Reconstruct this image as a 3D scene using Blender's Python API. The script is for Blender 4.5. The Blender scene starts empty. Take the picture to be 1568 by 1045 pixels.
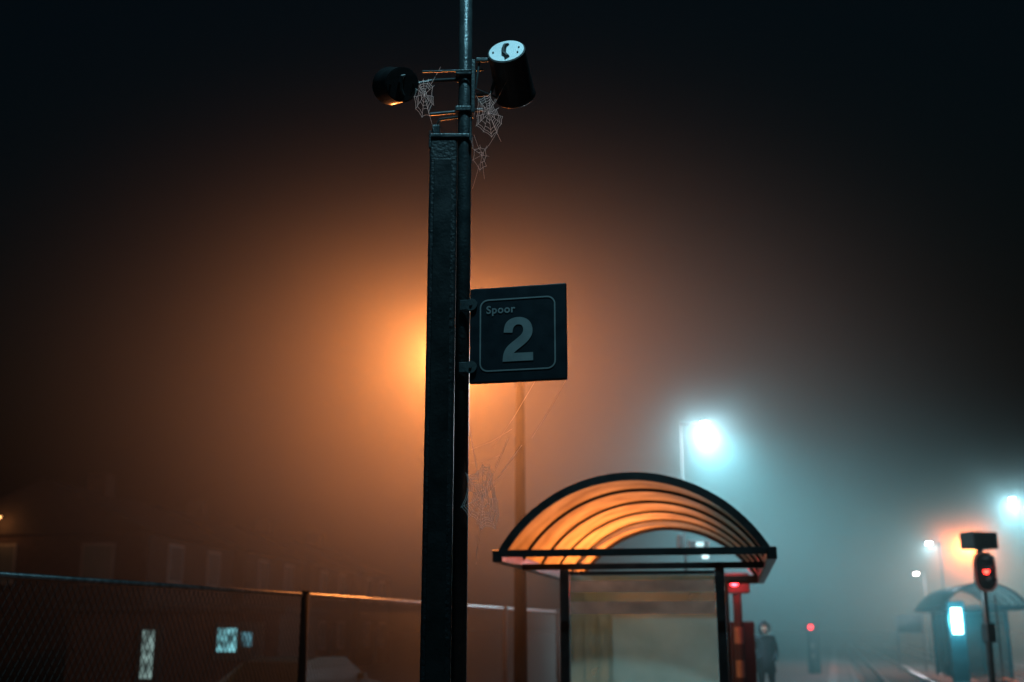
import bpy, bmesh, math, random
from mathutils import Vector, Matrix
random.seed(7)
scene = bpy.context.scene
col = scene.collection
try:
    scene.view_settings.view_transform = 'Standard'
    scene.view_settings.look = 'None'
    scene.view_settings.exposure = 0
except Exception: pass

# ---------------------------------------------------------------- materials
def newmat(name):
    m = bpy.data.materials.new(name); m.use_nodes = True
    nt = m.node_tree
    for n in list(nt.nodes): nt.nodes.remove(n)
    out = nt.nodes.new('ShaderNodeOutputMaterial')
    return m, nt, out

def surf(name, c1, c2=None, rough=0.6, metal=0.0, scale=6.0, bump=0.1, spec=0.5):
    m, nt, out = newmat(name)
    b = nt.nodes.new('ShaderNodeBsdfPrincipled')
    tc = nt.nodes.new('ShaderNodeTexCoord')
    nz = nt.nodes.new('ShaderNodeTexNoise'); nz.inputs['Scale'].default_value = scale
    nz.inputs['Detail'].default_value = 6
    nt.links.new(tc.outputs['Object'], nz.inputs['Vector'])
    r = nt.nodes.new('ShaderNodeValToRGB')
    c2 = c2 or tuple(x*0.6 for x in c1)
    r.color_ramp.elements[0].position = .35; r.color_ramp.elements[1].position = .68
    r.color_ramp.elements[0].color = (*c2, 1); r.color_ramp.elements[1].color = (*c1, 1)
    nt.links.new(nz.outputs['Fac'], r.inputs['Fac'])
    nt.links.new(r.outputs['Color'], b.inputs['Base Color'])
    mr = nt.nodes.new('ShaderNodeMapRange')
    mr.inputs['To Min'].default_value = max(rough-.15, .03); mr.inputs['To Max'].default_value = min(rough+.15, 1)
    nt.links.new(nz.outputs['Fac'], mr.inputs['Value'])
    nt.links.new(mr.outputs['Result'], b.inputs['Roughness'])
    b.inputs['Metallic'].default_value = metal
    b.inputs['Specular IOR Level'].default_value = spec
    if bump:
        bp = nt.nodes.new('ShaderNodeBump'); bp.inputs['Strength'].default_value = bump
        bp.inputs['Distance'].default_value = 0.02
        nz2 = nt.nodes.new('ShaderNodeTexNoise'); nz2.inputs['Scale'].default_value = scale*6
        nt.links.new(tc.outputs['Object'], nz2.inputs['Vector'])
        nt.links.new(nz2.outputs['Fac'], bp.inputs['Height'])
        nt.links.new(bp.outputs['Normal'], b.inputs['Normal'])
    nt.links.new(b.outputs['BSDF'], out.inputs['Surface'])
    return m

def emit(name, c, s, mottle=0):
    m, nt, out = newmat(name)
    e = nt.nodes.new('ShaderNodeEmission'); e.inputs['Color'].default_value = (*c, 1)
    e.inputs['Strength'].default_value = s
    if mottle:
        tc = nt.nodes.new('ShaderNodeTexCoord')
        nz = nt.nodes.new('ShaderNodeTexNoise'); nz.inputs['Scale'].default_value = mottle; nz.inputs['Detail'].default_value = 3
        nt.links.new(tc.outputs['Object'], nz.inputs['Vector'])
        mr = nt.nodes.new('ShaderNodeMapRange'); mr.inputs['From Min'].default_value=.35; mr.inputs['From Max'].default_value=.65
        mr.inputs['To Min'].default_value=s*.12; mr.inputs['To Max'].default_value=s*1.5
        nt.links.new(nz.outputs['Fac'], mr.inputs['Value']); nt.links.new(mr.outputs['Result'], e.inputs['Strength'])
    nt.links.new(e.outputs[0], out.inputs['Surface'])
    return m

def sheet(name, c, transl, transp, gloss=.05, scale=3, c2=None, rough=.25):
    """thin translucent sheet: translucent + clear part + sheen, with grime"""
    m, nt, out = newmat(name)
    tc = nt.nodes.new('ShaderNodeTexCoord')
    nz = nt.nodes.new('ShaderNodeTexNoise'); nz.inputs['Scale'].default_value = scale; nz.inputs['Detail'].default_value = 5
    nt.links.new(tc.outputs['Object'], nz.inputs['Vector'])
    r = nt.nodes.new('ShaderNodeValToRGB')
    c2 = c2 or tuple(x*.65 for x in c)
    r.color_ramp.elements[0].position = .3; r.color_ramp.elements[1].position = .7
    r.color_ramp.elements[0].color = (*c2, 1); r.color_ramp.elements[1].color = (*c, 1)
    nt.links.new(nz.outputs['Fac'], r.inputs['Fac'])
    t = nt.nodes.new('ShaderNodeBsdfTranslucent'); nt.links.new(r.outputs['Color'], t.inputs['Color'])
    d = nt.nodes.new('ShaderNodeBsdfDiffuse'); nt.links.new(r.outputs['Color'], d.inputs['Color'])
    tp = nt.nodes.new('ShaderNodeBsdfTransparent'); tp.inputs['Color'].default_value = (.95, .97, .97, 1)
    g = nt.nodes.new('ShaderNodeBsdfGlossy'); g.inputs['Roughness'].default_value = rough
    m1 = nt.nodes.new('ShaderNodeMixShader'); m1.inputs['Fac'].default_value = 1-transl
    nt.links.new(t.outputs[0], m1.inputs[1]); nt.links.new(d.outputs[0], m1.inputs[2])
    m2 = nt.nodes.new('ShaderNodeMixShader'); m2.inputs['Fac'].default_value = transp
    nt.links.new(m1.outputs[0], m2.inputs[1]); nt.links.new(tp.outputs[0], m2.inputs[2])
    m3 = nt.nodes.new('ShaderNodeMixShader'); m3.inputs['Fac'].default_value = gloss
    nt.links.new(m2.outputs[0], m3.inputs[1]); nt.links.new(g.outputs[0], m3.inputs[2])
    nt.links.new(m3.outputs[0], out.inputs['Surface'])
    return m

M_post   = surf('weathered_post', (.024,.030,.034), (.010,.014,.017), .5, .0, 9, .35, .35)
M_galv   = surf('galvanised_steel', (.30,.33,.35), (.16,.18,.19), .38, .8, 14, .15)
M_mast   = surf('mast_steel', (.06,.075,.08), (.03,.04,.045), .35, .3, 14, .2)
M_dark   = surf('dark_paint', (.025,.03,.033), (.012,.015,.017), .4, .2, 8, .1)
M_matt   = surf('matt_black_paint', (.012,.012,.012), (.007,.007,.007), .85, 0, 8, .1, .08)
M_silh   = surf('silhouette_mast_black', (.004,.004,.004), (.002,.002,.002), .9, 0, 8, .1, .01)  # near-black so the mast stays in silhouette; shade put in the colour
M_black  = surf('black_plastic', (.018,.02,.022), (.01,.011,.012), .35, 0, 10, .05)
M_cap    = surf('speaker_cap_white', (.9,.92,.93), (.75,.78,.8), .4, 0, 5, .03)
M_signb  = surf('sign_navy', (.006,.018,.029), (.0035,.012,.020), .5, 0, 12, .03)
M_signw  = surf('sign_white', (.34,.39,.40), (.26,.30,.31), .6, 0, 12, 0)
M_concr  = surf('platform_concrete', (.08,.085,.085), (.05,.053,.053), .7, 0, 2, .3)
M_tactile= surf('platform_edge_white', (.2,.2,.2), (.12,.12,.12), .7, 0, 4, .1)
M_ground = surf('ground_asphalt', (.05,.05,.05), (.03,.031,.032), .75, 0, .8, .4)
M_ballast= surf('ballast', (.05,.048,.045), (.02,.02,.019), .9, 0, 9, 1)
M_rail   = surf('rail_steel', (.25,.26,.27), (.15,.15,.15), .35, 1, 6, .05)
M_sleeper= surf('sleeper_concrete', (.07,.07,.068), (.04,.04,.038), .85, 0, 4, .3)
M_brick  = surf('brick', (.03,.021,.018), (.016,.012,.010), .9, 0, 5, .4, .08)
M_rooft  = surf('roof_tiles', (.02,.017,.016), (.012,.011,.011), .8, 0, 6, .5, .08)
M_pane   = surf('window_pane', (.06,.065,.065), (.035,.04,.042), .15, 0, 1, 0)
M_frame  = surf('window_frame', (.10,.10,.098), (.07,.07,.07), .6, 0, 4, .05)
M_carp   = surf('car_paint', (.012,.022,.026), (.009,.017,.02), .6, 0, 2, 0, .1)
M_glassd = surf('car_glass', (.012,.016,.02), (.01,.013,.015), .45, 0, 1, 0, .15)
M_rubber = surf('rubber', (.02,.02,.02), (.012,.012,.012), .8, 0, 10, .2)
M_coat   = surf('coat', (.010,.012,.016), (.006,.008,.010), .9, 0, 9, .3, .08)
M_skin   = surf('skin', (.35,.23,.18), (.3,.19,.15), .6, 0, 12, .02)
M_red    = surf('red_paint', (.3,.02,.015), (.2,.015,.01), .45, 0, 6, .05)
M_white  = surf('white_paint', (.6,.6,.58), (.5,.5,.48), .5, 0, 6, .05)
M_wood   = surf('bench_slats', (.22,.15,.09), (.13,.09,.05), .6, 0, 8, .2)
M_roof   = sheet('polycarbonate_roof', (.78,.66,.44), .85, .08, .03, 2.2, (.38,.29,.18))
M_roof2  = sheet('darkened_roof_sheet', (.04,.055,.055), .7, .1, .03, 2.2)  # dark copy of the roof sheet: far shelter's gloom put in the colour
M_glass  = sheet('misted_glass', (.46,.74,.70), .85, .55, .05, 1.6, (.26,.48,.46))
M_glass2 = sheet('darkened_glass', (.05,.09,.09), .8, .6, .05, 1.6)  # shelter glass again, darkened in its colour to look dimly lit
M_band   = sheet('etched_band', (.95,.9,.85), .5, .05, .03, 4)
M_silk   = sheet('spider_silk', (1,1,1), .6, .0, .15, 3, (.95,.95,.95))
M_clamp  = surf('clamp_grey',(.10,.13,.14),(.06,.08,.09),.5,.3,10,.1)

# ---------------------------------------------------------------- geometry
def link(o, parent=None):
    col.objects.link(o)
    if parent: o.parent = parent
    return o
def empty(name, loc=(0,0,0), rz=0):
    e = bpy.data.objects.new(name, None); e.empty_display_size = .2
    e.location = loc; e.rotation_euler = (0,0,rz)
    col.objects.link(e); return e
def from_bm(name, bm, mat, parent=None, smooth=False):
    me = bpy.data.meshes.new(name); bmesh.ops.recalc_face_normals(bm, faces=bm.faces)
    bm.to_mesh(me); bm.free()
    if smooth:
        for p in me.polygons: p.use_smooth = True
    for mm in (mat if isinstance(mat, (list,tuple)) else [mat]): me.materials.append(mm)
    return link(bpy.data.objects.new(name, me), parent)
def bm_box(bm, lo, hi, bev=0, M=None):
    c = [(a+b)/2 for a,b in zip(lo,hi)]; s = [abs(b-a) for a,b in zip(lo,hi)]
    r = bmesh.ops.create_cube(bm, size=1)
    vs = r['verts']
    for v in vs: v.co = Vector((v.co.x*s[0]+c[0], v.co.y*s[1]+c[1], v.co.z*s[2]+c[2]))
    if M: 
        for v in vs: v.co = M @ v.co
    if bev:
        es = list({e for v in vs for e in v.link_edges})
        bmesh.ops.bevel(bm, geom=es, offset=bev, segments=2, affect='EDGES', profile=.5)
def box(name, lo, hi, mat, parent=None, bev=0.0, M=None):
    bm = bmesh.new(); bm_box(bm, lo, hi, bev, M); return from_bm(name, bm, mat, parent)
def frame_for(d):
    d = d.normalized(); a = Vector((0,0,1)) if abs(d.z) < .95 else Vector((1,0,0))
    x = d.cross(a).normalized(); y = d.cross(x).normalized(); return x, y
def bm_tube(bm, pts, radii, seg=12, caps=True):
    pts = [Vector(p) for p in pts]
    if not isinstance(radii, (list,tuple)): radii = [radii]*len(pts)
    rings = []; x = None
    for i,p in enumerate(pts):
        d = (pts[min(i+1,len(pts)-1)] - pts[max(i-1,0)]).normalized()
        if x is None: x, y = frame_for(d)
        else:
            x = (x - d*x.dot(d)).normalized(); y = d.cross(x)
        rings.append([bm.verts.new(p + (x*math.cos(2*math.pi*k/seg)+y*math.sin(2*math.pi*k/seg))*radii[i]) for k in range(seg)])
    for a,b in zip(rings, rings[1:]):
        for k in range(seg): bm.faces.new((a[k], a[(k+1)%seg], b[(k+1)%seg], b[k]))
    if caps:
        bm.faces.new(rings[0]); bm.faces.new(rings[-1])
def tube(name, pts, r, mat, parent=None, seg=14, smooth=False):
    bm = bmesh.new(); bm_tube(bm, pts, r, seg)
    o = from_bm(name, bm, mat, parent)
    if smooth:
        for p in o.data.polygons:
            if len(p.vertices) == 4: p.use_smooth = True
    return o
def ball(name, c, r, mat, parent=None, s=(1,1,1), u=16, v_=10):
    bm = bmesh.new(); bmesh.ops.create_uvsphere(bm, u_segments=u, v_segments=v_, radius=r)
    for v in bm.verts: v.co = Vector((v.co.x*s[0]+c[0], v.co.y*s[1]+c[1], v.co.z*s[2]+c[2]))
    return from_bm(name, bm, mat, parent, True)
def point(name, loc, colr, power, r, parent=None):
    l = bpy.data.lights.new(name, 'POINT'); l.color = colr; l.energy = power; l.shadow_soft_size = r
    o = bpy.data.objects.new(name, l); o.location = loc; return link(o, parent)
def spot(name, loc, aim, colr, power, ang, blend, r, parent=None):
    l = bpy.data.lights.new(name, 'SPOT'); l.color = colr; l.energy = power; l.shadow_soft_size = r
    l.spot_size = math.radians(ang); l.spot_blend = blend
    o = bpy.data.objects.new(name, l); o.location = loc
    o.rotation_euler = (Vector(aim)-Vector(loc)).to_track_quat('-Z','Y').to_euler()
    return link(o, parent)

# ---------------------------------------------------------------- camera
PITCH = math.radians(14.27)
cam = bpy.data.cameras.new('camera'); cam.lens = 40; cam.sensor_width = 36
cam.clip_end = 4000; cam.clip_start = .05
cam.dof.use_dof = True; cam.dof.focus_distance = 5.95; cam.dof.aperture_fstop = 1.4
co = bpy.data.objects.new('camera', cam); co.location = (0,0,1.6)
co.rotation_euler = (math.pi/2+PITCH, 0, 0); col.objects.link(co); scene.camera = co

# ---------------------------------------------------------------- night sky + fog
w = bpy.data.worlds.new('World'); scene.world = w; w.use_nodes = True
nt = w.node_tree
bg = nt.nodes['Background']
sky = nt.nodes.new('ShaderNodeTexSky'); sky.sky_type = 'NISHITA'; sky.sun_disc = False
sky.sun_elevation = math.radians(-4); sky.sun_rotation = math.radians(200)
tint = nt.nodes.new('ShaderNodeMix'); tint.data_type='RGBA'; tint.blend_type='MULTIPLY'; tint.inputs[0].default_value = 1
nt.links.new(sky.outputs[0], tint.inputs[6]); tint.inputs[7].default_value = (.02,.52,.70,1)
nt.links.new(tint.outputs[2], bg.inputs['Color']); bg.inputs['Strength'].default_value = .28

m, nt, out = newmat('fog_volume')
vs = nt.nodes.new('ShaderNodeVolumeScatter'); vs.inputs['Density'].default_value = .0002
vs.inputs['Color'].default_value = (.8,.97,1,1); vs.inputs['Anisotropy'].default_value = .3
nt.links.new(vs.outputs[0], out.inputs['Volume'])
box('fog', (-90,-20,-.6), (90,150,45), m)

def lampfog(name, loc, rad, dens, b, a=.09, g=.3, colr=(1,1,1), keep=.15, sub=4):
    """added fog shaped to give lamps their glow: density fades to nothing at its rim"""
    m, nt, out = newmat(name)
    N = nt.nodes; Lk = nt.links
    tc = N.new('ShaderNodeTexCoord'); ln = N.new('ShaderNodeVectorMath'); ln.operation='LENGTH'
    Lk.new(tc.outputs['Object'], ln.inputs[0])
    def mth(op, x, y=None):
        n = N.new('ShaderNodeMath'); n.operation = op
        for i,v in enumerate((x,y)):
            if v is None: continue
            if isinstance(v,(int,float)): n.inputs[i].default_value = v
            else: Lk.new(v, n.inputs[i])
        return n.outputs[0]
    vs = N.new('ShaderNodeVolumeScatter'); vs.inputs['Anisotropy'].default_value = g
    vs.inputs['Color'].default_value = (*colr,1)
    r = ln.outputs['Value']
    q = mth('DIVIDE', r, b); q = mth('MULTIPLY', q, q); gs = mth('EXPONENT', mth('MULTIPLY', q, -1.0))
    dn = mth('MULTIPLY', gs, dens)
    if keep < 1:
        core = mth('SUBTRACT', 1.0, mth('EXPONENT', mth('MULTIPLY', r, -1.0/a)))
        core = mth('ADD', mth('MULTIPLY', core, 1-keep), keep)
        dn = mth('MULTIPLY', dn, core)
    Lk.new(dn, vs.inputs['Density'])
    Lk.new(vs.outputs[0], out.inputs['Volume'])
    bm = bmesh.new(); bmesh.ops.create_icosphere(bm, subdivisions=sub, radius=1)
    o = from_bm(name, bm, m); o.location = loc; o.scale = rad
    return o
lampfog('lamp_glow_fog', (-.7,16.7,4.75), (11.0,6.2,6.3), .10, .385, .5, .3, (1,1,1), .03)  # added round the sodium lamp, core thinned to flatten its glow
lampfog('lamp_glow_fog', (6.6,29.0,3.2), (10.5,9.5,7), .075, .41, .05, .3, (.40,.95,1), 1)  # added for the white lamp's glow; teal of the haze put in the colour
lampfog('lamp_glow_fog', (18,45,2.4), (16,17,8), .04, .42, .05, .3, (.40,.95,1), 1)  # added for the far lamps' glow, tinted with the same teal
# small fog balls added round the lamp heads to make their halos
lampfog('lamp_halo_fog', (4.35,24.7,5.6), (3.0,3.0,3.0), .016, .36, .05, .3, (.85,.97,1), 1, 3)
lampfog('lamp_halo_fog', (17.35,39.6,5.6), (4,4,4), .014, .36, .05, .3, (.7,.97,1), 1, 3)
lampfog('lamp_halo_fog', (19.7,50,5.1), (3.6,3.6,3.6), .08, .38, .05, .3, (1,1,1), 1, 3)

# ---------------------------------------------------------------- ground, platform, tracks
TH = math.radians(15.4)
def F(s, o, z=0):
    return Vector((-3.21 + s*math.sin(TH) + o*math.cos(TH), 10.7 + s*math.cos(TH) - o*math.sin(TH), z))
RAILM = Matrix.Translation((-3.21,10.7,0)) @ Matrix.Rotation(-TH, 4, 'Z')
box('ground', (-1500,-1500,-.42), (1500,1500,-.35), M_ground)
def rbox(name, lo, hi, mat, parent=None, bev=0): return box(name, lo, hi, mat, parent, bev, RAILM)
plat = empty('platform')
rbox('slab', (-.4,-25,-.349), (6.35,140,0), M_concr, plat, 0)
rbox('edge_strip', (5.6,-25,.0), (5.9,140,.004), M_tactile, plat)
rbox('kerb', (6.35,-25,-.349), (6.55,140,.03), M_concr, plat)
plat2 = empty('platform')
rbox('slab', (14.4,-25,-.349), (19,140,0), M_concr, plat2)
rbox('kerb', (14.2,-25,-.349), (14.4,140,.03), M_concr, plat2)
trk = empty('railway_track')
rbox('ballast_bed', (6.6,-25,-.349), (14.15,140,-.25), M_ballast, trk)
for c in (8.2, 12.3):
    for dx in (-.7175,.7175):
        rbox('rail', (c+dx-.035,-25,-.22), (c+dx+.035,140,-.05), M_rail, trk)
    bm = bmesh.new()
    for i in range(200):
        y = -10 + i*.65
        bm_box(bm, (c-1.25,y,-.249), (c+1.25,y+.25,-.18), 0, RAILM)
    from_bm('sleepers', bm, M_sleeper, trk)

# ---------------------------------------------------------------- near post with mast
Y = 5.8
post = empty('platform_sign_post')
bm = bmesh.new()
bm_box(bm, (-.452,Y-.01,0), (-.302,Y+.13,4.24), .012)
from_bm('wide_column', bm, M_post, post)
box('column_cover_strip', (-.425,Y-.016,0), (-.33,Y-.0105,4.1), M_dark, post, .002)
tube('mast', [(-.262,Y+.03,0),(-.262,Y+.03,4.3),(-.266,Y+.03,7.1)], [.04,.038,.033], M_mast, post, 20, True)
bm = bmesh.new()
bm_box(bm, (-.458,Y-.02,4.225), (-.218,Y+.14,4.25), .006)
bm_box(bm, (-.44,Y+.0,4.25), (-.40,Y+.10,4.31), .005)
bm_box(bm, (-.235,Y-.03,4.20), (-.222,Y+.0,4.34), .004)
bm_box(bm, (-.455,Y-.03,4.16), (-.445,Y+.0,4.26), .003)
from_bm('column_cap', bm, M_mast, post)
tube('cap_stay', [(-.44,Y+.02,4.27),(-.40,Y+.01,4.345),(-.30,Y+.0,4.355)], .008, M_dark, post)
bm = bmesh.new()
bm_tube(bm, [(-.50,Y-.02,4.62),(-.16,Y-.04,4.62)], .006, 8)
bm_tube(bm, [(-.46,Y+.06,4.40),(-.16,Y+.06,4.43)], .009, 8)
bm_box(bm, (-.225,Y-.05,4.36), (-.205,Y-.01,4.68), .003)
bm_box(bm, (-.20,Y-.07,4.66), (-.13,Y-.05,4.68), .003)
bm_tube(bm, [(-.18,Y-.05,4.68),(-.20,Y-.05,4.50),(-.08,Y+.0,4.47)], .006, 8)
for z in (4.40,4.62): 
    bm_box(bm, (-.315,Y-.02,z-.015), (-.210,Y+.08,z+.015), .005)
from_bm('speaker_bracket', bm, M_mast, post)
hd = empty('mast_lamp'); hd.parent = post
tube('lamp_arm', [(-.266,Y+.03,7.0),(-.25,Y-.25,7.25),(0.0,Y-1.2,7.35)], .025, M_galv, hd, 12, True)
box('lamp_housing', (-.15,Y-1.75,7.32), (.2,Y-1.15,7.40), M_dark, hd, .02)
box('lamp_lens', (-.11,Y-1.7,7.305), (.16,Y-1.2,7.318), emit('cool_lens', (.6,.9,1), 12), hd)
point('lamp_light', (.03,Y-1.45,7.2), (.34,.82,1), 340, .08, hd)

def speaker(name, face, axis, r, L, cap):
    face = Vector(face); d = Vector(axis).normalized(); e = empty(name)
    x,y = frame_for(d)
    bm = bmesh.new()
    prof = [(.0,r*.99),(.01,r),(L-.02,r*1.06),(L-.005,r*1.12),(L,r*1.08)]
    bm_tube(bm, [face + d*t for t,_ in prof], [q for _,q in prof], 36, False)
    vsr = [bm.verts.new(face + d*(L-.03) + (x*math.cos(a)+y*math.sin(a))*r) for a in [k*math.pi/18 for k in range(36)]]
    bm.faces.new(vsr)
    from_bm('body', bm, M_black, e, True)
    bm = bmesh.new()
    bm_tube(bm, [face - d*.006, face + d*.004], r*.93, 48)
    from_bm('end_cap', bm, cap, e)
    bm = bmesh.new()
    bm_tube(bm, [face - d*.002, face + d*.004], r*1.0, 48)
    from_bm('cap_rim', bm, M_black, e)
    c = face - d*.010
    up = Vector((0,0,1)); up = (up - d*up.dot(d)).normalized(); rt = up.cross(d).normalized()
    bm = bmesh.new()
    pts = [c + rt*(r*a) + up*(r*b) for a,b in [(-.08,.55),(.1,.45),(.14,.1),(.1,-.3),(-.12,-.6),(.0,-.75)]]
    bm_tube(bm, pts, [.007,.013,.014,.014,.012,.006], 8)
    for a,b in [(-.65,.2),(.7,-.1),(-.62,-.25)]:
        bm_tube(bm, [c + rt*(r*a)+up*(r*b) - d*.002, c + rt*(r*a)+up*(r*b) + d*.006], .005, 8)
    from_bm('hook', bm, M_black, e)
    return e, face + d*(L*.45)
e, mid = speaker('loudspeaker', (-.03,5.70,4.70), (.17,.86,-.47), .105, .30, M_cap)
tube('arm', [mid + Vector((-.08,0,-.02)), (-.12,Y+.05,4.52), (-.22,Y+.03,4.50)], .011, M_mast, e)
e, mid = speaker('loudspeaker', (-.605,5.72,4.51), (-.34,.80,.38), .095, .25, M_black)
tube('arm', [mid + Vector((.08,0,-.0)), (-.45,Y+.05,4.6), (-.27,Y+.03,4.60)], .011, M_dark, e)

# ---------------------------------------------------------------- sign "Spoor 2"
sg = empty('platform_number_sign', (-.222,Y-.02,0), math.radians(-13))
SW, Z0, Z1 = .518, 2.838, 3.350
box('panel', (.003,-.014,Z0), (SW,.014,Z1), M_signb, sg, .006)
def rr_pts(x0,x1,z0,z1,r,n=8):
    P=[]
    for cx,cz,a0 in ((x1-r,z1-r,0),(x0+r,z1-r,90),(x0+r,z0+r,180),(x1-r,z0+r,270)):
        for k in range(n+1):
            a=math.radians(a0+90*k/n); P.append((cx+r*math.cos(a), cz+r*math.sin(a)))
    return P
bx0,bx1,bz0,bz1 = .058,.462,2.896,3.285
bm = bmesh.new()
o_ = [bm.verts.new((x,-.0165,z)) for x,z in rr_pts(bx0,bx1,bz0,bz1,.045)]
i_ = [bm.verts.new((x,-.0165,z)) for x,z in rr_pts(bx0+.0075,bx1-.0075,bz0+.0075,bz1-.0075,.0375)]
for k in range(len(o_)): bm.faces.new((o_[k],o_[(k+1)%len(o_)],i_[(k+1)%len(o_)],i_[k]))
from_bm('border_line', bm, M_signw, sg)
def catmull(P, n=5):
    out=[]
    for i in range(len(P)-1):
        p0=P[max(i-1,0)];p1=P[i];p2=P[i+1];p3=P[min(i+2,len(P)-1)]
        for k in range(n):
            t=k/n
            out.append(tuple(.5*((2*b)+(c-a)*t+(2*a-5*b+4*c-d)*t*t+(-a+3*b-3*c+d)*t**3) for a,b,c,d in zip(p0,p1,p2,p3)))
    out.append(P[-1]); return out
outer = catmull([(17,12.5),(22,17),(30,23),(38,30),(43.5,38),(45.3,47),(43.5,56),(39,62.5),(32,66.6),(24,68),(15,66.6),(8,62.5),(3.6,55.5),(2,45)])
inner = catmull([(15.2,44),(16.3,50.5),(19,54.8),(23.8,56.6),(28.8,55),(31.2,50.5),(31,45.5),(28.2,40.5),(22,35),(13,28),(6,21),(1.8,12),(.5,0)])
two = [(46,0),(46,12.5)] + outer + inner
c2 = bpy.data.curves.new('numeral_2','CURVE'); c2.dimensions='2D'; c2.fill_mode='BOTH'
sp = c2.splines.new('POLY'); sp.points.add(len(two)-1); sp.use_cyclic_u = True
for i,(x,z) in enumerate(two): sp.points[i].co = (x*.163/46, z*.235/68, 0, 1)
o = bpy.data.objects.new('numeral_2', c2); c2.materials.append(M_signw)
o.location = (.180,-.0168,2.945); o.rotation_euler = (math.pi/2,0,0); link(o, sg)
cu = bpy.data.curves.new('word_spoor','FONT'); cu.body = 'Spoor'; cu.size = .058; cu.offset = .0012
cu.space_character = 1.1
o = bpy.data.objects.new('word_spoor', cu); cu.materials.append(M_signw)
o.location = (.093,-.0168,3.208); o.rotation_euler = (math.pi/2,0,0); link(o, sg)
for z in (2.925, 3.262):
    bm = bmesh.new()
    bm_tube(bm, [(.012,-.026,z),(.012,-.015,z)], .033, 24)
    bm_box(bm, (-.05,-.025,z-.028), (.012,-.016,z+.028), .003)
    bm_tube(bm, [(.012,-.032,z),(.012,-.026,z)], .008, 6)
    from_bm('clamp', bm, M_clamp, sg)

# ---------------------------------------------------------------- spider webs
def web(name, c, rx, rz, nr, rings, ay=0, anchors=(), r=.0014):
    c = Vector(c); bm = bmesh.new(); rays=[]
    for k in range(nr):
        a = 2*math.pi*k/nr + random.uniform(-.1,.1); q = random.uniform(.75,1.2)
        rays.append((a,q))
        e_ = c + Vector((math.cos(a)*rx*q, math.cos(a)*ay*q, math.sin(a)*rz*q))
        bm_tube(bm, [c, e_], r*.55, 3, False)
    for j in range(rings):
        t0 = .2 + .8*j/rings
        for k in range(nr):
            if random.random() < .14: continue
            a,q = rays[k]; b,p = rays[(k+1)%nr]
            t = t0 + .8/rings*k/nr + random.uniform(-.02,.02); t2 = t + .8/rings/nr
            p1 = c + Vector((math.cos(a)*rx*q*t, math.cos(a)*ay*q*t, math.sin(a)*rz*q*t))
            p2 = c + Vector((math.cos(b)*rx*p*t2, math.cos(b)*ay*p*t2, math.sin(b)*rz*p*t2))
            mid_ = (p1+p2)/2 + (c-(p1+p2)/2)*.05 + Vector((0,0,-.001))
            bm_tube(bm, [p1,mid_,p2], r*.7, 3, False)
    for a in anchors:
        A=Vector(a); mid_=(c+A)/2+Vector((0,0,-.006)); bm_tube(bm, [c+(A-c)*.25,mid_,A], r*.6, 3, False)
    return from_bm(name, bm, M_silk)
web('spider_web', (-.150,5.77,2.25), .095,.185, 15, 8, .02, [(-.02,5.75,2.55),(-.22,5.8,2.62),(-.18,5.8,1.92),(.05,5.78,2.52)], .0022)
web('spider_web', (-.128,5.74,4.35), .082,.125, 13, 6, .02, [(-.03,5.76,4.55),(-.22,5.8,4.52),(-.06,5.78,4.2)])
web('spider_web', (-.485,5.76,4.47), .065,.13, 11, 5, .02, [(-.55,5.78,4.6),(-.4,5.8,4.66),(-.43,5.8,4.27)])
web('spider_web', (-.165,5.76,4.11), .05,.085, 7, 2, .01, [(-.08,5.78,4.26),(-.215,5.8,3.93),(-.21,5.8,4.25),(-.15,5.78,3.98)], .0011)
bm = bmesh.new()
for a,b in [((.28,5.7,2.85),(.10,5.75,2.55)),((.12,5.7,2.84),(-.1,5.78,2.5)),((-.21,5.8,2.50),(.0,5.76,2.60)),((-.21,5.8,2.43),(-.05,5.76,2.47))]:
    bm_tube(bm, [a,(Vector(a)+Vector(b))/2+Vector((0,0,-.012)),b], .0005, 3, False)
from_bm('spider_threads', bm, M_silk)

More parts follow.
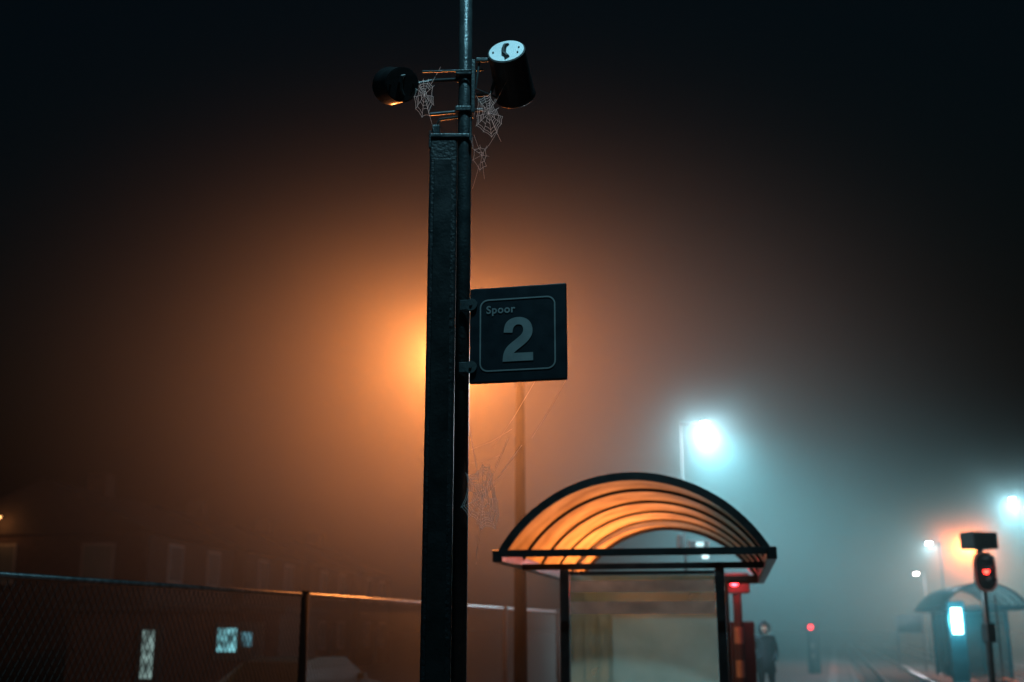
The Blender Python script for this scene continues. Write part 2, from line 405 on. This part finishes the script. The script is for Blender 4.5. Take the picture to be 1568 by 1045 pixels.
# ---------------------------------------------------------------- shelters
def shelter(loc, rz, roofm, bandm, glassm):
    S = empty('platform_shelter', loc, rz)
    H, half, rise, L = 2.35, 1.35, .78, 6.0
    R = (half*half+rise*rise)/(2*rise); a0 = math.asin(half/R); zc = H+rise-R
    def arc(r, n=40): return [(r*math.sin(-a0+2*a0*k/n), zc + r*math.cos(-a0+2*a0*k/n)) for k in range(n+1)]
    bm = bmesh.new(); pr = arc(R-.015); NY=12
    g = [[bm.verts.new((x, .03+(L-.06)*j/NY, z)) for x,z in pr] for j in range(NY+1)]
    for j in range(NY):
        for k in range(len(pr)-1): bm.faces.new((g[j][k],g[j][k+1],g[j+1][k+1],g[j+1][k]))
    from_bm('roof_sheet', bm, roofm, S, True)
    for i in range(6):
        y = L*i/5; bm = bmesh.new()
        wd = .035 if 0<i<5 else .05; dp = .045 if 0<i<5 else .07
        A = arc(R+.008); B = arc(R-dp)
        q=[[bm.verts.new((x,y-wd/2,z)) for x,z in A],[bm.verts.new((x,y+wd/2,z)) for x,z in A],
           [bm.verts.new((x,y+wd/2,z)) for x,z in B],[bm.verts.new((x,y-wd/2,z)) for x,z in B]]
        for k in range(len(A)-1):
            for s_ in range(4): bm.faces.new((q[s_][k],q[(s_+1)%4][k],q[(s_+1)%4][k+1],q[s_][k+1]))
        bm.faces.new([q[s_][0] for s_ in range(4)]); bm.faces.new([q[s_][-1] for s_ in range(4)])
        from_bm('roof_rib', bm, M_dark, S)
    for sx in (-1,1):
        box('eave_gutter', (sx*half-.05,-.03,H-.085), (sx*half+.05,L+.03,H+.035), M_dark, S, .012)
    for y in (.0,L): box('end_tie', (-half+.052,y-.028,H-.035), (half-.052,y+.028,H+.035), M_dark, S, .006)
    W = .83
    for y in (1.1,5.4):
        box('cross_beam', (-half+.052,y-.03,H-.11), (half-.052,y+.03,H-.045), M_dark, S, .006)
        for sx in (-1,1):
            box('post', (sx*W-.05,y-.05,0), (sx*W+.05,y+.05,H-.112), M_dark, S, .008)
            box('base_plate', (sx*W-.09,y-.09,.0), (sx*W+.09,y+.09,.012), M_galv, S, .002)
        box('end_wall_glass', (-W+.056,y-.004,.15), (W-.056,y+.004,H-.17), glassm, S)
        box('glass_top_rail', (-W+.052,y-.022,H-.168), (W-.052,y+.022,H-.13), M_dark, S, .003)
        box('glass_bottom_rail', (-W+.052,y-.022,.10), (W-.052,y+.022,.148), M_dark, S, .003)
        for za,zb in ((2.0,2.12),(1.77,1.90)):
            box('etched_band', (-W+.06,y-.0085,za), (W-.06,y-.0065,zb), bandm, S)
    for i in range(3):
        ya = 1.16+i*1.42; yb = ya+1.34
        box('back_wall_glass', (-W-.004,ya,.15), (-W+.004,yb,H-.17), glassm, S)
        if i: box('mullion', (-W-.025,ya-.06,.0), (-W+.025,ya-.02,H-.05), M_dark, S, .003)
    box('back_top_rail', (-W-.022,1.152,H-.168), (-W+.022,5.348,H-.112), M_dark, S)
    for k in range(4):
        box('bench_slat', (-W+.12+k*.1,1.9,.44), (-W+.2+k*.1,4.6,.465), M_wood, S, .004)
    for y in (2.1,3.25,4.4):
        box('bench_leg', (-W+.13,y-.03,.0), (-W+.48,y+.03,.438), M_dark, S, .005)
    return S
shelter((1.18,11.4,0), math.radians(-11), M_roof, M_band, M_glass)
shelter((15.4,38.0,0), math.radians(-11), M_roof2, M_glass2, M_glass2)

ic = empty('illuminated_information_panel', (14.1,37.2,0), math.radians(-5))
box('column', (-.26,-.08,0), (.26,.08,2.5), M_dark, ic, .02)
box('lit_face', (-.15,-.092,1.5), (.15,-.083,2.28), emit('cyan_panel', (.45,.93,1), 14), ic)
box('foot', (-.3,-.2,0), (.3,.2,.03), M_galv, ic, .005)
point('panel_light', (0,-.45,1.9), (.08,.75,1), 450, .15, ic)

# ---------------------------------------------------------------- street lamps
def lamp(base, height, head, colr, power, lens, lc=(1,1,1), rmast=.075, spotp=0, aim=None, prad=.1, z0=0, hs=1.0, mat=None, sc=None, drop=.12):
    mat = mat or M_dark
    L = empty('street_lamp'); bx,by = base; hx,hy,hz = head
    tube('mast', [(bx,by,z0),(bx,by,1.0),(bx,by,height)], [rmast*1.25,rmast*1.1,rmast*.65], mat, L, 16, True)
    box('base_door', (bx-.05,by-rmast*1.3-.01,.5), (bx+.05,by-rmast*1.1,.95), mat, L, .004)
    d = Vector((hx-bx,hy-by,0)); 
    tube('arm', [(bx,by,height-.05),(bx+d.x*.3,by+d.y*.3,hz+.12),(hx,hy,hz+.14)], rmast*.4, mat, L, 10, True)
    u = d.normalized() if d.length>.01 else Vector((1,0,0)); n = Vector((-u.y,u.x,0))
    bm = bmesh.new()
    secs = [(-.26,.05,.03),(-.1,.11,.07),(.15,.11,.06),(.3,.06,.025)]
    rings=[]
    for t,wd,ht in secs:
        c = Vector((hx,hy,hz+.12))+u*(t*hs)
        rings.append([bm.verts.new(c+n*(wd*hs*a)+Vector((0,0,ht*hs*b))) for a,b in ((-1,0),(-.7,.8),(0,1),(.7,.8),(1,0),(.6,-.3),(-.6,-.3))])
    for a,b in zip(rings,rings[1:]):
        for k in range(7): bm.faces.new((a[k],a[(k+1)%7],b[(k+1)%7],b[k]))
    bm.faces.new(rings[0]); bm.faces.new(rings[-1])
    from_bm('lantern', bm, mat, L)
    ball('bowl', (hx,hy,hz+.09), .09*hs, emit('lamp_bowl', lc, lens), L, (1.3,1.1,.45))
    if power: point('light', (hx,hy,hz-drop), colr, power, prad, L)
    if spotp: spot('beam', (hx,hy,hz-drop), aim, sc or colr, spotp, 150, 1, prad, L)
    return L
SOD = (1,.28,.06)
WHT = (.66,.9,1)
TEAL = (.30,.80,.92)
lamp((.12,16.6), 5.75, (-.93,16.5,5.6), SOD, 2600, 60, (1,.45,.12), .09, prad=.12, hs=.7, mat=M_silh)
l1 = lamp((3.76,25.05), 6.1, (4.22,24.7,5.92), WHT, 1700, 100, (1,1,1), .04, 3000, (6.6,23.9,0), .1, hs=.6, mat=M_matt, sc=TEAL, drop=.14)
box('display_case', (3.58,24.90,3.28), (3.71,25.10,3.62), M_black, l1, .02)
box('display_case', (3.82,24.93,3.22), (4.26,25.08,3.5), M_black, l1, .02)
box('display_face', (3.98,24.915,3.36), (4.14,24.928,3.45), emit('display', (.6,.95,1), 1.5), l1)
box('display_face', (4.10,24.915,3.1), (4.24,24.928,3.17), emit('display2', (.7,.95,1), 2), l1)
lamp((17.85,39.9), 6.1, (17.35,39.6,5.92), WHT, 1500, 60, (.85,1,1), .05, 1300, (17.2,39,0), .1, hs=.7, mat=M_matt, sc=TEAL, drop=.14)
lamp((17.5,47.2), 5.1, (17.0,47,4.95), WHT, 500, 90, (.85,1,1), .06, mat=M_matt)
lamp((22.1,62.2), 4.6, (21.6,62,4.45), WHT, 1100, 120, (.85,1,1), .06, mat=M_matt)
lamp((20.2,50.2), 5.4, (19.7,50,5.2), (1,.2,.03), 3000, 60, (1,.4,.1), .06, mat=M_matt)
lamp((-18.5,40.2), 5.6, (-17.95,40,5.35), (1,.36,.1), 30, 8, (1,.45,.15), .06, mat=M_silh)

# ---------------------------------------------------------------- chain-link fence
fence = empty('chain_link_fence')
top, bot = 1.97, .06
S0, S1 = -9.0, 40.0
tube('top_rail', [F(S0,0,2.0),F(S1,0,2.0)], .024, M_galv, fence, 12, True)
tube('bottom_wire', [F(S0,0,.05),F(S1,0,.05)], .006, M_galv, fence, 6)
for s_ in (-8.8,-4.5,2.95,7.2,11.5,15.8,20.1,24.4,28.7,33,37.3):
    tube('fence_post', [F(s_,.03,0),F(s_,.03,2.03)], .05, M_matt, fence, 14, True)
    ball('post_cap', F(s_,.03,2.03), .055, M_matt, fence, (1,1,.5))
bm = bmesh.new(); pitch=.085; dz = top-bot; ds = dz/1.45
k = S0
while k < S1-ds:
    for sgn in (0,1):
        a = F(k,-.004 if sgn else .004,bot if sgn else top); b = F(k+ds,-.004 if sgn else .004,top if sgn else bot)
        bm_tube(bm, [a,b], .0028, 3, False)
    k += pitch
from_bm('wire_mesh', bm, surf('fence_wire',(.04,.045,.045),(.025,.03,.03),.5,.6,6,0), fence)

# ---------------------------------------------------------------- houses, shed, car behind the fence
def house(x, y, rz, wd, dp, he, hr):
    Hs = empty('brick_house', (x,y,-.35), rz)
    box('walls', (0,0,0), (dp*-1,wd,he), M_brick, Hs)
    bm = bmesh.new()
    v = [bm.verts.new(p) for p in ((.3,-.1,he+.01),(-dp-.3,-.1,he+.01),(-dp/2,-.1,he+hr),(.3,wd+.1,he+.01),(-dp-.3,wd+.1,he+.01),(-dp/2,wd+.1,he+hr))]
    for f in ((0,1,2),(3,5,4),(0,2,5,3),(1,4,5,2),(0,3,4,1)): bm.faces.new([v[i] for i in f])
    from_bm('roof', bm, M_rooft, Hs)
    for z in (1.0,3.6):
        for k in range(2):
            yy = wd*(.2+.45*k)
            box('window_frame', (.003,yy,z), (.05,yy+1.4,z+1.4), M_frame, Hs)
            box('window_pane', (.053,yy+.08,z+.08), (.06,yy+1.32,z+1.32), M_pane, Hs)
    for k in range(2):
        xx = -dp*(.75-.45*k)
        box('window_frame', (xx,-.05,3.5), (xx+1.2,-.003,4.9), M_frame, Hs)
        box('window_pane', (xx+.08,-.06,3.58), (xx+1.12,-.053,4.82), M_pane, Hs)
    box('front_door', (.003,wd*.47,0), (.06,wd*.47+.95,2.1), M_dark, Hs)
    box('chimney', (-dp/2-.4,wd*.5-.4,he+hr-.7), (-dp/2+.4,wd*.5+.4,he+hr+.7), M_brick, Hs, .02)
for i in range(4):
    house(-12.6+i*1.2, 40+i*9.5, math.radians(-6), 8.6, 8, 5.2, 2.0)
sh = empty('low_garage', (-8.6,30.5,-.35), math.radians(-4))
box('walls', (-3,0,0), (2.6,4,2.4), M_brick, sh)
box('flat_roof', (-3.15,-.15,2.403), (2.75,4.15,2.56), M_rooft, sh, .02)
box('door_frame', (-1.1,-.05,.02), (-.45,-.003,2.1), M_dark, sh)
box('lit_door_glass', (-.98,-.06,.75), (-.68,-.053,1.95), emit('pale_window',(.6,.9,.85),.35,3), sh)
box('window_frame', (.9,-.05,1.2), (2.2,-.003,2.15), M_dark, sh)
box('lit_window', (1.0,-.06,1.42), (1.5,-.053,2.0), emit('cyan_window',(.3,.85,.95),.55,4), sh)
box('lit_window', (1.62,-.06,1.55), (1.9,-.053,1.9), emit('cyan_window2',(.2,.6,.75),.25,4), sh)

car = empty('parked_car', (-4.0,23.2,-.35), math.radians(68))
prof = [(-2.1,.35),(-2.12,.75),(-1.95,.95),(-1.55,1.0),(-1.2,1.38),(-.7,1.46),(.3,1.45),(.95,1.02),(1.7,.9),(2.08,.72),(2.12,.35)]
bm = bmesh.new()
A=[bm.verts.new((x,-.82 if z<1.03 else -.66,z)) for x,z in prof]; B=[bm.verts.new((x,.82 if z<1.03 else .66,z)) for x,z in prof]
bm.faces.new(A); bm.faces.new(B)
for k in range(len(prof)): bm.faces.new((A[k],A[(k+1)%len(prof)],B[(k+1)%len(prof)],B[k]))
bmesh.ops.triangulate(bm, faces=[f for f in bm.faces if len(f.verts)>4])
from_bm('body', bm, M_carp, car)
bm = bmesh.new()
for sy in (-1,1):
    q=[bm.verts.new(p) for p in ((-1.45,sy*.826,1.04),(-1.12,sy*.69,1.34),(-.68,sy*.67,1.41),(.25,sy*.67,1.40),(.8,sy*.826,1.05))]; bm.faces.new(q)
q=[bm.verts.new(p) for p in ((.36,-.58,1.425),(.36,.58,1.425),(.93,.68,1.05),(.93,-.68,1.05))]; bm.faces.new(q)
q=[bm.verts.new(p) for p in ((-1.53,-.66,1.035),(-1.53,.66,1.035),(-1.22,.58,1.375),(-1.22,-.58,1.375))]; bm.faces.new(q)
o=from_bm('windows', bm, M_glassd, car); o.location=(.0,0,.006)
for x in (-1.3,1.3):
    for sy in (-1,1):
        bm=bmesh.new(); bm_tube(bm,[(x,sy*.66,.31),(x,sy*.86,.31)],.31,24); from_bm('wheel',bm,M_rubber,car)
        bm=bmesh.new(); bm_tube(bm,[(x,sy*.861,.31),(x,sy*.875,.31)],.19,12); from_bm('hub',bm,M_galv,car)
for sy in (-1,1):
    box('headlight',(2.05,sy*.55-.18,.62),(2.14,sy*.55+.18,.76),M_glassd,car,.02)
    box('tail_light',(-2.15,sy*.6-.14,.72),(-2.08,sy*.6+.14,.88),M_red,car,.02)
    box('mirror',(.55,sy*.86-.09,1.02),(.68,sy*.86+.09,1.14),M_carp,car,.02)

# ---------------------------------------------------------------- railway signal with red aspect
sig = empty('railway_signal', (10.2,25,-.35), math.radians(22))
tube('mast', [(0,.1,0),(0,.1,3.9)], .07, M_dark, sig, 14, True)
box('foundation', (-.3,-.2,0), (.3,.4,.12), M_concr, sig, .01)
bm=bmesh.new(); P=rr_pts(-.3,.3,2.75,3.6,.26)
A=[bm.verts.new((x,-.02,z)) for x,z in P]; B=[bm.verts.new((x,.02,z)) for x,z in P]
bm.faces.new(A); bm.faces.new(B)
for k in range(len(P)): bm.faces.new((A[k],A[(k+1)%len(P)],B[(k+1)%len(P)],B[k]))
from_bm('backboard', bm, M_matt, sig)
bm=bmesh.new()
o_=[bm.verts.new((x,-.024,z)) for x,z in P]; i_=[bm.verts.new((x*.87,-.024,3.175+(z-3.175)*.91)) for x,z in P]
for k in range(len(P)): bm.faces.new((o_[k],o_[(k+1)%len(P)],i_[(k+1)%len(P)],i_[k]))
from_bm('white_rim', bm, M_white, sig)
box('equipment_box', (-.34,-.12,3.66), (.34,.3,4.02), M_matt, sig, .02)
for z,mm in ((3.42,M_glassd),(3.2,emit('red_aspect',(1,.03,.02),14)),(2.98,M_glassd)):
    bm=bmesh.new(); bm_tube(bm,[(.0,-.04,z),(.0,-.028,z)],.075,20); from_bm('aspect',bm,mm,sig)
    bm=bmesh.new()
    for k in range(12):
        a0_=math.radians(0+180*k/12); a1_=math.radians(180*(k+1)/12)
        q=[(math.cos(a)*.09, yy, z+math.sin(a)*.09) for a,yy in ((a0_,-.03),(a1_,-.03),(a1_,-.22),(a0_,-.22))]
        bm.faces.new([bm.verts.new(p) for p in q])
    from_bm('visor',bm,M_matt,sig)
point('red_glow', (0,-.3,3.2), (1,.03,.02), 1.5, .05, sig)
box('relay_case', (-.12,-.02,1.7), (.12,.16,2.1), M_dark, sig, .02)
tube('ladder_rail', [(.3,.1,.1),(.3,.1,2.7)], .015, M_dark, sig)

def warn(x,y,zl,em,pw,hs=1):
    W=empty('warning_light_post',(x,y,0),0)
    n=8; zt=zl-.22
    for k in range(n):
        bm=bmesh.new(); bm_tube(bm,[(0.06,.1,zt*k/n),(.06,.1,zt*(k+1)/n)],.075,18)
        from_bm('band',bm,M_frame if k in (3,5) else M_matt,W)
    box('lamp_case',(-.17,-.02,zl-.215),(.27,.2,zl+.13),M_matt,W,.03)
    bm=bmesh.new(); bm_tube(bm,[(0,-.035,zl),(0,-.022,zl)],.085,20); from_bm('red_lens',bm,emit('red_lens',(1,.02,.03),em),W)
    box('cabinet',(-.06,.2,0.01),(.36,.5,1.75),M_matt,W,.02)
    point('red_light',(0,-.22,zl),(1,.03,.04),pw,.05,W)
warn(3.82,20,2.43,60,90)
warn(11.45,45,1.72,8,8)

# ---------------------------------------------------------------- hooded pedestrian
ped = empty('pedestrian', (5.58,26,0), math.radians(8))
V = [((0,0,.98),.165),((0,0,1.12),.155),((0,.01,1.28),.175),((0,.01,1.42),.165),((0,0,1.50),.085),((0,-.01,1.57),.065),
     ((.10,0,.92),.12),((.12,-.02,.52),.075),((.13,.0,.10),.052),((.14,-.14,.045),.045),
     ((-.10,0,.92),.12),((-.11,.02,.52),.075),((-.12,.05,.10),.052),((-.13,-.09,.045),.045),
     ((.19,.01,1.43),.085),((.27,.04,1.17),.068),((.20,-.09,1.0),.055),
     ((-.19,.01,1.43),.085),((-.27,.04,1.17),.068),((-.20,-.09,1.0),.055)]
E = [(0,1),(1,2),(2,3),(3,4),(4,5),(0,6),(6,7),(7,8),(8,9),(0,10),(10,11),(11,12),(12,13),(3,14),(14,15),(15,16),(3,17),(17,18),(18,19)]
me = bpy.data.meshes.new('body'); me.from_pydata([v for v,_ in V], E, []); 
bo = bpy.data.objects.new('body', me); link(bo, ped); me.materials.append(M_coat)
sk = bo.modifiers.new('skin','SKIN')
for i,(v,r) in enumerate(V):
    sv = me.skin_vertices[0].data[i]; sv.radius = (r,r*.8 if i<4 else r); sv.use_root = (i==0)
sk.use_smooth_shade = True
sd = bo.modifiers.new('sub','SUBSURF'); sd.levels = 2; sd.render_levels = 2
bm=bmesh.new(); bm_tube(bm,[(0,.01,1.34),(0,0,1.15),(0,0,.95),(0,0,.72),(0,0,.70)],[.19,.185,.205,.235,.21],24,False)
for v in bm.verts: v.co.y*=.72
from_bm('coat_skirt',bm,M_coat,ped,True)
bm=bmesh.new(); bmesh.ops.create_uvsphere(bm,u_segments=24,v_segments=16,radius=.15)
for v in bm.verts:
    v.co = Vector((v.co.x*.92, v.co.y*1.0+.015, v.co.z*1.12+1.645))
kill=[f for f in bm.faces if f.calc_center_median().y<-.085 and 1.55<f.calc_center_median().z<1.73]
bmesh.ops.delete(bm,geom=kill,context='FACES')
from_bm('hood',bm,M_coat,ped,True)
bm=bmesh.new()
for k in range(90):
    a=2*math.pi*k/90+random.uniform(-.05,.05); c=Vector((math.cos(a)*.095,-.105,1.645+math.sin(a)*.115))
    bm_tube(bm,[c,c+Vector((math.cos(a)*.035+random.uniform(-.01,.01),-.03,math.sin(a)*.035+random.uniform(-.01,.01)))],[.008,.002],4)
from_bm('fur_trim',bm,surf('fur',(.05,.04,.035),(.03,.025,.02),.9,0,20,0),ped)
ball('head',(0,-.01,1.635),.095,M_skin,ped,(.82,1.0,1.2))
ball('nose',(0,-.108,1.625),.016,M_skin,ped,(.8,1,1.4))
for sx in (-1,1):
    ball('eye',(sx*.032,-.092,1.648),.011,M_black,ped)
    ball('pocket_hand_bulge',(sx*.175,-.12,1.0),.055,M_coat,ped,(1,.7,1.2))
ball('mouth',(0,-.098,1.585),.018,surf('lips',(.35,.15,.13),None,.5,0,8,0),ped,(1.2,.4,.35))
for sx,yy in ((1,-.07),(-1,-.02)): box('shoe',(sx*.135-.05,yy-.16,.0),(sx*.135+.05,yy+.12,.09),M_black,ped,.03)

nb = empty('platform_notice_board', (15.6,46,0), 0)
for sx in (-.5,.5): tube('leg',[(sx,0,0),(sx,0,2.2)],.035,M_galv,nb)
box('board',(-.46,-.03,1.5),(.46,.03,2.2),M_frame,nb,.01)
print('built')
